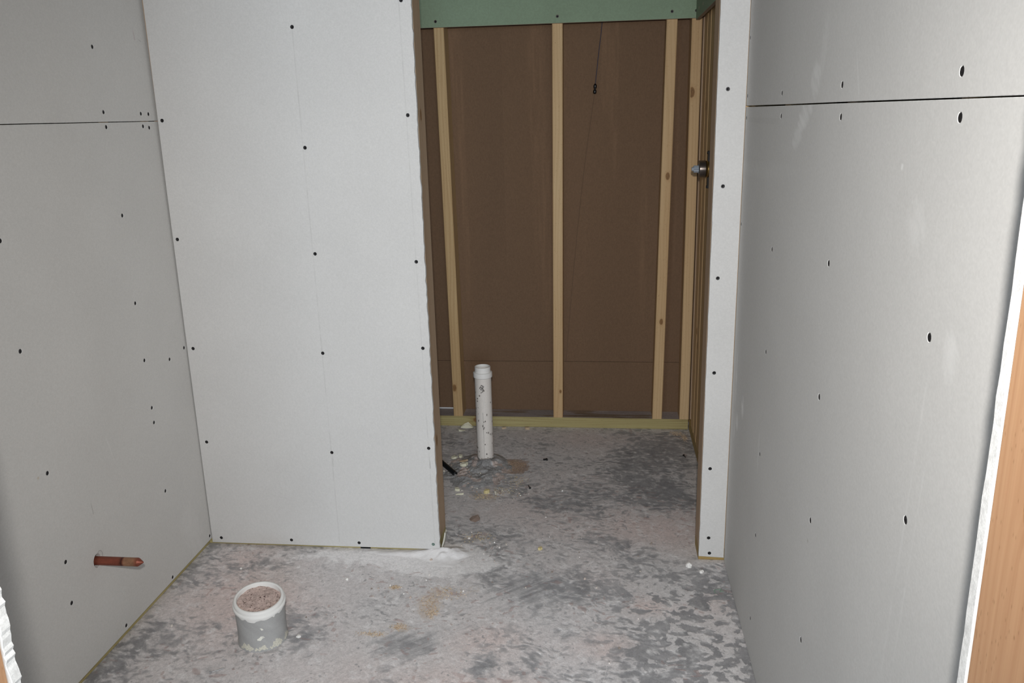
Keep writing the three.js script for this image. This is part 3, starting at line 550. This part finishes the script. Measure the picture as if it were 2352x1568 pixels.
{ // copper supply stub
  const t = thing('copper_supply_stub', 'copper pipe stub with a pinched pointed end poking out of the wall', 'pipe', [XL, COP[0], COP[1]]);
  const tex = dataTex(256, 128, (i, j, o) => { const v = i / 256, n = 1 + 0.16 * fbm(i * 0.05, j * 0.08, 4) + 0.05 * vn(i * 0.7, j * 0.7); let s = sst(0.55, 0.60, v) - sst(0.76, 0.9, v); const dk = Math.exp(-(((v - 0.54) / 0.02) ** 2)); o[0] = lerp(132, 158, s) * n; o[1] = lerp(72, 118, s) * n; o[2] = lerp(56, 92, s) * n; for (let k = 0; k < 3; k++) o[k] *= 1 - 0.45 * dk; });
  const r = 0.0103, g = lathe([[r - 0.001, -0.06], [r, -0.059], [r, 0.060], [r - 0.0004, 0.0605], [r, 0.061], [r, 0.098], [r - 0.0012, 0.1005], [0.0035, 0.1085], [0.0012, 0.1115], [0.0001, 0.112]], 28);
  { const p = g.attributes.position, uv = g.attributes.uv; for (let i = 0; i < p.count; i++) uv.setXY(i, clamp((p.getY(i) + 0.001) / 0.115, 0.01, 0.99), uv.getX(i)); }
  g.rotateZ(-Math.PI / 2);
  part('pipe', g, std({ map: tex, roughness: 0.48, metalness: 0.45 }), t);
}
{ // shower valve body on the framing
  const t = thing('shower_valve', 'rough-in shower valve with grey stem and black bracket on the framing', 'valve', [0.3868, 1.040, -0.690]);
  const cyl = (pts, seg = 28) => { const g = lathe(pts, seg); g.rotateZ(Math.PI / 2); return g; };       // axis along -x
  const dark = std({ color: 0x8a817c, roughness: 0.28, metalness: 0.9 }), brass = std({ color: 0x9a7a46, roughness: 0.35, metalness: 0.9 }), black = std({ color: 0x121214, roughness: 0.5 }), grey = std({ color: 0x98a0aa, roughness: 0.5 });
  part('brass_base', cyl([[0.0001, 0.0005], [0.0255, 0.0005], [0.0265, 0.002], [0.0265, 0.012], [0.0001, 0.012]]), brass, t);
  part('sleeve', cyl([[0.0001, 0.012], [0.0272, 0.012], [0.0278, 0.013], [0.0278, 0.031], [0.0268, 0.033], [0.0001, 0.033]]), dark, t, undefined, 'dark chrome sleeve');
  part('clip_ring', cyl([[0.0001, 0.033], [0.016, 0.033], [0.016, 0.0345], [0.0001, 0.0345]]), grey, t, undefined, 'grey plastic ring');
  // splined stem
  const s = new THREE.Shape(); for (let k = 0; k < 24; k++) { const a = k / 24 * Math.PI * 2, q = k % 2 ? 0.0102 : 0.0116; k ? s.lineTo(Math.cos(a) * q, Math.sin(a) * q) : s.moveTo(q, 0); }
  const st = new THREE.ExtrudeGeometry(s, { depth: 0.0155, bevelEnabled: false }); st.rotateY(-Math.PI / 2); st.translate(-0.0345, 0, 0);
  part('stem', st, grey, t, undefined, 'grey splined plastic stem');
  const tip = new THREE.CylinderGeometry(0.0066, 0.0072, 0.006, 12); tip.rotateZ(Math.PI / 2); tip.translate(-0.053, 0, 0); part('stem_tip', tip, grey, t);
  for (const y of [0.040, -0.045]) part('bracket', new THREE.BoxGeometry(0.0045, 0.036, 0.020), black, t, [-0.0025, y, 0], 'black mounting ear');
  for (const y of [0.052, -0.058]) { const h = new THREE.CylinderGeometry(0.004, 0.004, 0.004, 10); h.rotateZ(Math.PI / 2); part('bracket_screw', h, black, t, [-0.006, y, 0]); }
  part('back_plate', new THREE.BoxGeometry(0.0006, 0.05, 0.05), black, t, [-0.0004, 0, 0]);
}
{ // thin cable with a plug hanging in the stud bay
  const t = thing('hanging_cable', 'thin dark cable with a small black plug hanging between two studs', 'cable', [0, 0, 0]);
  const V = (x, y, z) => new THREE.Vector3(x, y, z), blk = std({ color: 0x101014, roughness: 0.3 });
  part('cord', new THREE.TubeGeometry(new THREE.CatmullRomCurve3([V(0.0362, 1.60, -1.078), V(0.0342, 1.540, -1.080), V(0.0225, 1.44, -1.0815), V(0.0100, 1.327, -1.083)]), 24, 0.0013, 6), std({ color: 0x2b2d44, roughness: 0.5 }), t);
  const g = lathe([[0.0002, 0], [0.0035, 0.0008], [0.0050, 0.004], [0.0050, 0.0105], [0.0030, 0.0135], [0.0026, 0.0165], [0.0048, 0.019], [0.0050, 0.026], [0.0035, 0.0295], [0.0014, 0.032], [0.0002, 0.0322]], 16);
  g.scale(1.25, 1.15, 1.25); const plug = part('plug', g, blk, t, [0.0078, 1.2935, -1.083]); plug.rotation.z = -0.06;
  part('thread', new THREE.TubeGeometry(new THREE.CatmullRomCurve3([V(0.0080, 1.297, -1.083), V(-0.012, 1.16, -1.09), V(-0.034, 1.00, -1.098), V(-0.070, 0.667, -1.105), V(-0.107, 0.25, -1.107)]), 30, 0.0006, 5), std({ color: 0x6b5848 }), t, undefined, 'fine brown thread below the plug');
}
{ // black tube stub by the pipe
  const a = new THREE.Vector3(-0.560, 0.018, -0.632), b = new THREE.Vector3(-0.4735, 0.004, -0.527), d = b.clone().sub(a);
  const t = thing('black_tube', 'short black plastic tube lying in the rubble beside the white drain pipe', 'tube', [a.x, a.y, a.z]);
  const g = lathe([[0.0001, 0], [0.0085, 0], [0.0085, d.length() - 0.003], [0.0078, d.length()], [0.0060, d.length()], [0.0055, d.length() - 0.01], [0.0001, d.length() - 0.01]], 18);
  const m = part('tube', g, std({ color: 0x16191c, roughness: 0.45 }), t); m.quaternion.setFromUnitVectors(new THREE.Vector3(0, 1, 0), d.clone().normalize());
}

// ---------------------------------------------------------------- heaps and patches on the slab
function mound(x0, x1, z0, z1, nx, nz, fn, colour, name, label, category, rough = 1, kind = 'stuff') {
  const g = new THREE.PlaneGeometry(x1 - x0, z1 - z0, nx, nz); g.rotateX(-Math.PI / 2); g.translate((x0 + x1) / 2, 0, (z0 + z1) / 2);
  const p = g.attributes.position; for (let i = 0; i < p.count; i++) p.setY(i, FL + fn(p.getX(i), p.getZ(i)));
  g.computeVertexNormals(); const m = single(name, g, std({ map: colour, roughness: rough }), label, category, undefined, { kind }); return m;
}
const dustT = dataTex(256, 256, (i, j, o) => { const n = 1 + 0.03 * vn(i * 0.5, j * 0.5) + 0.04 * fbm(i * 0.05, j * 0.05, 3); o[0] = 231 * n; o[1] = 228 * n; o[2] = 228 * n; });
mound(-0.78, -0.27, -0.075, 0.13, 110, 60, (x, z) => {
  const n = 0.35 * fbm(x * 45, z * 45, 4), crease = 0.12 * vn(x * 30 + z * 60, z * 12 - x * 40);
  const a = 0.014 * Math.exp(-(((x + 0.425) / 0.055) ** 2) - ((z - 0.004) / 0.032) ** 2) + 0.007 * Math.exp(-(((x + 0.52) / 0.13) ** 2) - ((z - 0.004) / 0.022) ** 2) + 0.010 * Math.exp(-(((x + 0.385) / 0.03) ** 2) - ((z + 0.008) / 0.028) ** 2) + 0.0035 * Math.exp(-(((x + 0.40) / 0.06) ** 2) - ((z - 0.06) / 0.03) ** 2);
  return a * 0.9 * (1 + n * 1.4 + crease * 1.5) - 0.0026;
}, dustT, 'dust_pile', 'heap of fine white plaster dust at the foot of the partition end', 'dust');
const concT = dataTex(512, 512, (i, j, o) => { const n = 1 + 0.12 * vn(i * 0.4, j * 0.4) + 0.22 * fbm(i * 0.03, j * 0.03, 5); o[0] = 156 * n; o[1] = 154 * n; o[2] = 154 * n; const w = vn(i * 0.2 + 9, j * 0.2 + 70); if (w > 0.72) { o[0] += 34; o[1] += 33; o[2] += 30; } const d = fbm(i * 0.02 + 50, j * 0.02, 3); if (d > 0.18) { o[0] *= 1.18; o[1] *= 1.10; o[2] *= 1.06; } });
const patch = mound(-0.60, -0.23, -0.80, -0.36, 100, 110, (x, z) => {
  const d = Math.hypot((x + 0.40) / 0.125, (z + 0.585) / 0.16), n = fbm(x * 26 + 5, z * 26, 5), n2 = fbm(x * 90, z * 90 + 3, 3);
  const body = sst(1.1, 0.45, d + 0.35 * n) * (0.011 + 0.009 * n + 0.006 * n2), ring = 0.008 * Math.exp(-(((Math.hypot(x + 0.386, z + 0.672) - 0.045) / 0.02) ** 2)) * (1 + n);
  return Math.max(0, body + ring) - 0.0016;
}, concT, 'concrete_patch', 'rough lumpy grey concrete patch around the white drain pipe', 'concrete');
patch.userData = { label: 'rough lumpy grey concrete patch' }; floorObject.add(patch);

// loose sawdust: thousands of tiny flakes, one object to each spill
function sawdust(label, spots, count, seed, hexes) {
  const r = mulberry(seed), gs = new THREE.BoxGeometry(0.0022, 0.0006, 0.0011), im = new THREE.InstancedMesh(gs, std({ color: 0xffffff, roughness: 0.9 }), count), m = new THREE.Matrix4(), q = new THREE.Quaternion(), e = new THREE.Euler(), c = new THREE.Color();
  for (let k = 0; k < count; k++) {
    const s = spots[Math.floor(r() * spots.length)], a = r() * 6.283, d = Math.sqrt(-Math.log(1 - r() * 0.95)) * 0.62, x = s[0] + Math.cos(a) * d * s[2], z = s[1] + Math.sin(a) * d * s[3];
    e.set((r() - 0.5) * 0.8, r() * 6.28, (r() - 0.5) * 0.8); q.setFromEuler(e); const sc = 0.5 + r() * 1.1;
    m.compose(new THREE.Vector3(x, FL + 0.0006 + r() * 0.0012, z), q, new THREE.Vector3(sc * (0.7 + r()), 1, sc)); im.setMatrixAt(k, m);
    im.setColorAt(k, c.set(hexes[Math.floor(r() * hexes.length)]).multiplyScalar(0.85 + r() * 0.3));
  }
  im.name = unique('sawdust'); im.userData = { label, category: 'sawdust', kind: 'stuff' }; im.castShadow = im.receiveShadow = true; scene.add(im);
}
const SD1 = [0xc2aa8e, 0xd0bca2, 0xb49a80, 0xdccab2];
sawdust('tan sawdust spilled on the slab in front of the partition end', [[-0.405, 0.26, .03, .05], [-0.39, 0.30, .02, .03], [-0.463, 0.366, .022, .02], [-0.518, 0.19, .02, .012], [-0.37, 0.20, .06, .04], [-0.52, 0.40, .05, .012]], 700, 4, SD1);
sawdust('yellowish sawdust scattered in front of the rough concrete patch', [[-0.353, -0.377, .05, .03], [-0.30, -0.42, .06, .04], [-0.33, -0.10, .06, .04], [-0.25, -0.50, .05, .05]], 450, 5, [0xccb692, 0xd8c8a4, 0xbaa084]);
sawdust('flat brown sawdust patch beside the white drain pipe', [[-0.285, -0.66, .04, .03], [-0.27, -0.60, .045, .04], [-0.26, -0.64, .04, .03]], 900, 6, [0xa38a76, 0xb09882, 0x927a68]);
sawdust('sawdust gathered in the corner of the shower sole plates', [[0.335, -0.975, .03, .03], [0.36, -0.93, .015, .04]], 350, 8, SD1);

function crumbs(label, spots, count, seed, hexes) {
  const r = mulberry(seed), gs = new THREE.IcosahedronGeometry(0.0016, 0), im = new THREE.InstancedMesh(gs, std({ color: 0xffffff, roughness: 1 }), count), m = new THREE.Matrix4(), q = new THREE.Quaternion(), e = new THREE.Euler(), c = new THREE.Color();
  for (let k = 0; k < count; k++) {
    const s = spots[Math.floor(r() * spots.length)], x = s[0] + (r() + r() - 1) * s[2], z = s[1] + (r() + r() - 1) * s[3], sc = 0.35 + Math.pow(r(), 4) * 2.2;
    if (x < XP + 0.01 && z < 0.02 && z > -0.11 || x > 0.37 || x < -1.11) { m.makeScale(0.001, 0.001, 0.001); m.setPosition(-0.2, FL, 0.2); } else { e.set(r() * 6, r() * 6, r() * 6); q.setFromEuler(e); m.compose(new THREE.Vector3(x, FL + 0.0006 * sc + (s[4] || 0), z), q, new THREE.Vector3(sc * (0.7 + r() * 0.8), sc * 0.7, sc)); }
    im.setMatrixAt(k, m); im.setColorAt(k, c.set(hexes[Math.floor(r() * hexes.length)]));
  }
  im.name = unique('rubble_crumbs'); im.userData = { label, category: 'rubble', kind: 'stuff' }; im.castShadow = im.receiveShadow = true; scene.add(im);
}
crumbs('fine pale crumbs and grit strewn over the whole dusty slab', [[-0.35, 0.25, 0.8, 0.45], [0.1, 0.1, 0.3, 0.4], [-0.1, -0.3, 0.35, 0.4], [-0.30, -0.05, 0.2, 0.12], [-0.45, 0.20, 0.2, 0.2]], 220, 51, [0xd4ccc6, 0xc4bab0, 0xb9aaa0, 0xe9e6e2, 0x8c8078]);
crumbs('broken crumbs lying around the foot of the white drain pipe', [[-0.44, -0.60, 0.10, 0.12, 0.007], [-0.38, -0.48, 0.14, 0.10], [-0.30, -0.40, 0.12, 0.08]], 260, 52, [0xd8d2c0, 0xb9b0a4, 0x8f8880, 0xe0dccf, 0xa08c7c]);

// ---------------------------------------------------------------- separate bits of debris
function flakeGeo(w, d, t, seed) {
  const r = mulberry(seed), n = 8 + Math.floor(r() * 4), s = new THREE.Shape();
  for (let k = 0; k < n; k++) { const a = k / n * Math.PI * 2, q = 0.62 + r() * 0.42, x = Math.cos(a) * w / 2 * q, y = Math.sin(a) * d / 2 * q; k ? s.lineTo(x, y) : s.moveTo(x, y); }
  const g = new THREE.ExtrudeGeometry(s, { depth: t, bevelEnabled: true, bevelSize: t * 0.15, bevelThickness: t * 0.15, bevelSegments: 1 }); g.rotateX(-Math.PI / 2);
  const p = g.attributes.position; for (let i = 0; i < p.count; i++) p.setY(i, p.getY(i) + 0.25 * w * vn(p.getX(i) * 40 + seed, p.getZ(i) * 40) * (p.getY(i) > t * 0.5 ? 1 : 0.15)); g.computeVertexNormals(); return g;
}
function stoneGeo(w, h, d, seed, detail = 2) {
  const g = mergeVertices(new THREE.IcosahedronGeometry(1, detail).deleteAttribute('normal').deleteAttribute('uv')), p = g.attributes.position;
  for (let i = 0; i < p.count; i++) { const x = p.getX(i), y = p.getY(i), z = p.getZ(i), k = 1 + 0.35 * vn(x * 1.7 + seed, y * 1.7 + z * 2.3) + 0.12 * vn(x * 5 + seed, z * 5 + y * 4); p.setXYZ(i, x * k * w / 2, Math.max(-0.35, y * k) * h * 0.7 + h * 0.245, z * k * d / 2); }
  return toCreasedNormals(g, 0.5);
}
const cream = std({ color: 0xd9d4bd, roughness: 0.9 }), whiteB = std({ color: 0xebe8e4, roughness: 0.95 }), yellowB = std({ color: 0xcdbd8c, roughness: 0.8 }), stoneM = std({ color: 0x7d6b60, roughness: 0.95 }), blackB = std({ color: 0x17171a, roughness: 0.5 }), steel = std({ color: 0xb8b8ba, roughness: 0.35, metalness: 0.7 }), greenB = std({ color: 0x7d9a86, roughness: 0.7 }), tanB = std({ color: 0xc0aa8e, roughness: 0.9 });
const bit = (name, geo, mat, label, cat, x, z, turn = 0, y = 0, opt = {}) => { const m = single(name, geo, mat, label, cat, [x, FL + y, z], opt); m.rotation.y = turn; return m; };
bit('stone_chip', stoneGeo(0.036, 0.022, 0.024, 3, 0), stoneM, 'brown pointed stone chip on the slab in the shower opening', 'stone', -0.356, -0.205, 0.3);
bit('plaster_crumb', stoneGeo(0.017, 0.013, 0.015, 9), whiteB, 'white plaster crumb near the foot of the narrow wall return', 'crumb', 0.287, 0.027, 0.5);
bit('foam_scrap', flakeGeo(0.055, 0.020, 0.010, 21), cream, 'larger cream foam scrap against the shower sole plate', 'scrap', -0.508, -1.006, 0.1, 0.0);
bit('foam_scrap', flakeGeo(0.034, 0.014, 0.006, 22), cream, 'smaller cream foam scrap in front of the larger one by the sole plate', 'scrap', -0.524, -0.968, 0.3);
bit('foam_scrap', flakeGeo(0.030, 0.022, 0.008, 23), cream, 'pale flat scrap behind the black tube', 'scrap', -0.505, -0.672, 0.9, 0.010);
bit('foam_scrap', flakeGeo(0.014, 0.020, 0.009, 24), cream, 'small pale scrap closest to the foot of the drain pipe', 'scrap', -0.484, -0.690, 0.2, 0.006);
bit('wood_sliver', flakeGeo(0.032, 0.010, 0.006, 25), tanB, 'tan wood sliver lying between the black tube and the drain pipe', 'wood', -0.462, -0.628, 0.25, 0.016);
bit('foam_scrap', flakeGeo(0.026, 0.018, 0.008, 26), cream, 'pale crumpled scrap at the tip of the black tube', 'scrap', -0.449, -0.572, 0.4, 0.024);
bit('paint_flake', flakeGeo(0.022, 0.020, 0.005, 27), cream, 'rounded cream flake on the slab by the end stud', 'flake', -0.449, -0.420, 0.2, 0.0);
bit('paint_flake', flakeGeo(0.030, 0.010, 0.004, 28), cream, 'long cream flake just in front of the rounded flake by the end stud', 'flake', -0.437, -0.388, 0.1);
bit('wood_shaving', flakeGeo(0.026, 0.016, 0.007, 29), yellowB, 'yellow curled wood shaving in front of the concrete patch', 'shaving', -0.345, -0.405, 0.4);
bit('wood_shaving', flakeGeo(0.014, 0.012, 0.005, 30), yellowB, 'small yellow wood shaving alone in the middle of the shower opening', 'shaving', -0.137, -0.042, 0.9);
bit('wood_chip', flakeGeo(0.018, 0.008, 0.005, 31), tanB, 'small tan chip against the sole plate beside the drain pipe', 'wood', -0.357, -0.998, 0.2);
bit('wood_chip', flakeGeo(0.022, 0.009, 0.006, 32), tanB, 'wider tan chip at the sole plate below the middle stud bay', 'wood', -0.262, -0.996, -0.2);
bit('plastic_clip', mergeGeometries([new THREE.BoxGeometry(0.014, 0.005, 0.006).translate(0, 0.0025, 0), new THREE.BoxGeometry(0.005, 0.006, 0.010).translate(0.006, 0.003, 0.002)]), blackB, 'tiny black clip on the slab beyond the brown sawdust patch', 'clip', -0.167, -0.690, 0.3);
{
  const sc = (name, label, x, z, turn, L, mat, opt) => { const g = lathe([[0.0001, 0], [0.0030, 0.0002], [0.0042, 0.0012], [0.0018, 0.005], [0.0015, 0.007], [0.0015, L - 0.005], [0.0001, L]], 12); g.rotateX(Math.PI / 2); g.translate(0, 0.0026, -L / 2); g.rotateX(0.03); return bit(name, g, mat, label, 'screw', x, z, turn, 0, opt); };
  sc('loose_screw', 'loose silver screw on the slab in front of the grey drain stub', -0.846, 0.566, 2.2, 0.036, steel);
  sc('loose_screw', 'loose black screw on the slab in front of the brown sawdust patch', -0.206, -0.457, -2.8, 0.028, blackB);
  sc('loose_screw', 'loose dark screw near the sole plate under the shower valve', 0.345, -0.745, 0.3, 0.022, blackB);
}
bit('wire_scrap', new THREE.TubeGeometry(new THREE.CatmullRomCurve3([[-0.012, 0.002, 0.006], [-0.010, 0.003, -0.006], [0.004, 0.002, -0.008], [0.010, 0.004, -0.004], [0.002, 0.002, 0.002], [0.012, 0.003, 0.005]].map(p => new THREE.Vector3(...p))), 24, 0.0009, 5), greenB, 'small curl of green wire on the slab beside the smooth wall', 'wire', 0.352, 0.150, 0.4);
bit('plaster_crumb', stoneGeo(0.016, 0.008, 0.012, 41), whiteB, 'flat pale crumb on the slab in front of the narrow wall return', 'crumb', 0.318, 0.055, 1.0);
bit('plaster_crumb', stoneGeo(0.012, 0.007, 0.010, 42), whiteB, 'lone white crumb beside the foot of the grey drain stub', 'crumb', -0.702, 0.425, 0.2);
bit('plaster_crumb', stoneGeo(0.010, 0.006, 0.009, 43), whiteB, 'tiny crumb at the edge of the white dust, in front of the partition', 'crumb', -0.66, 0.16, 0.2);

renderer.render(scene, camera);
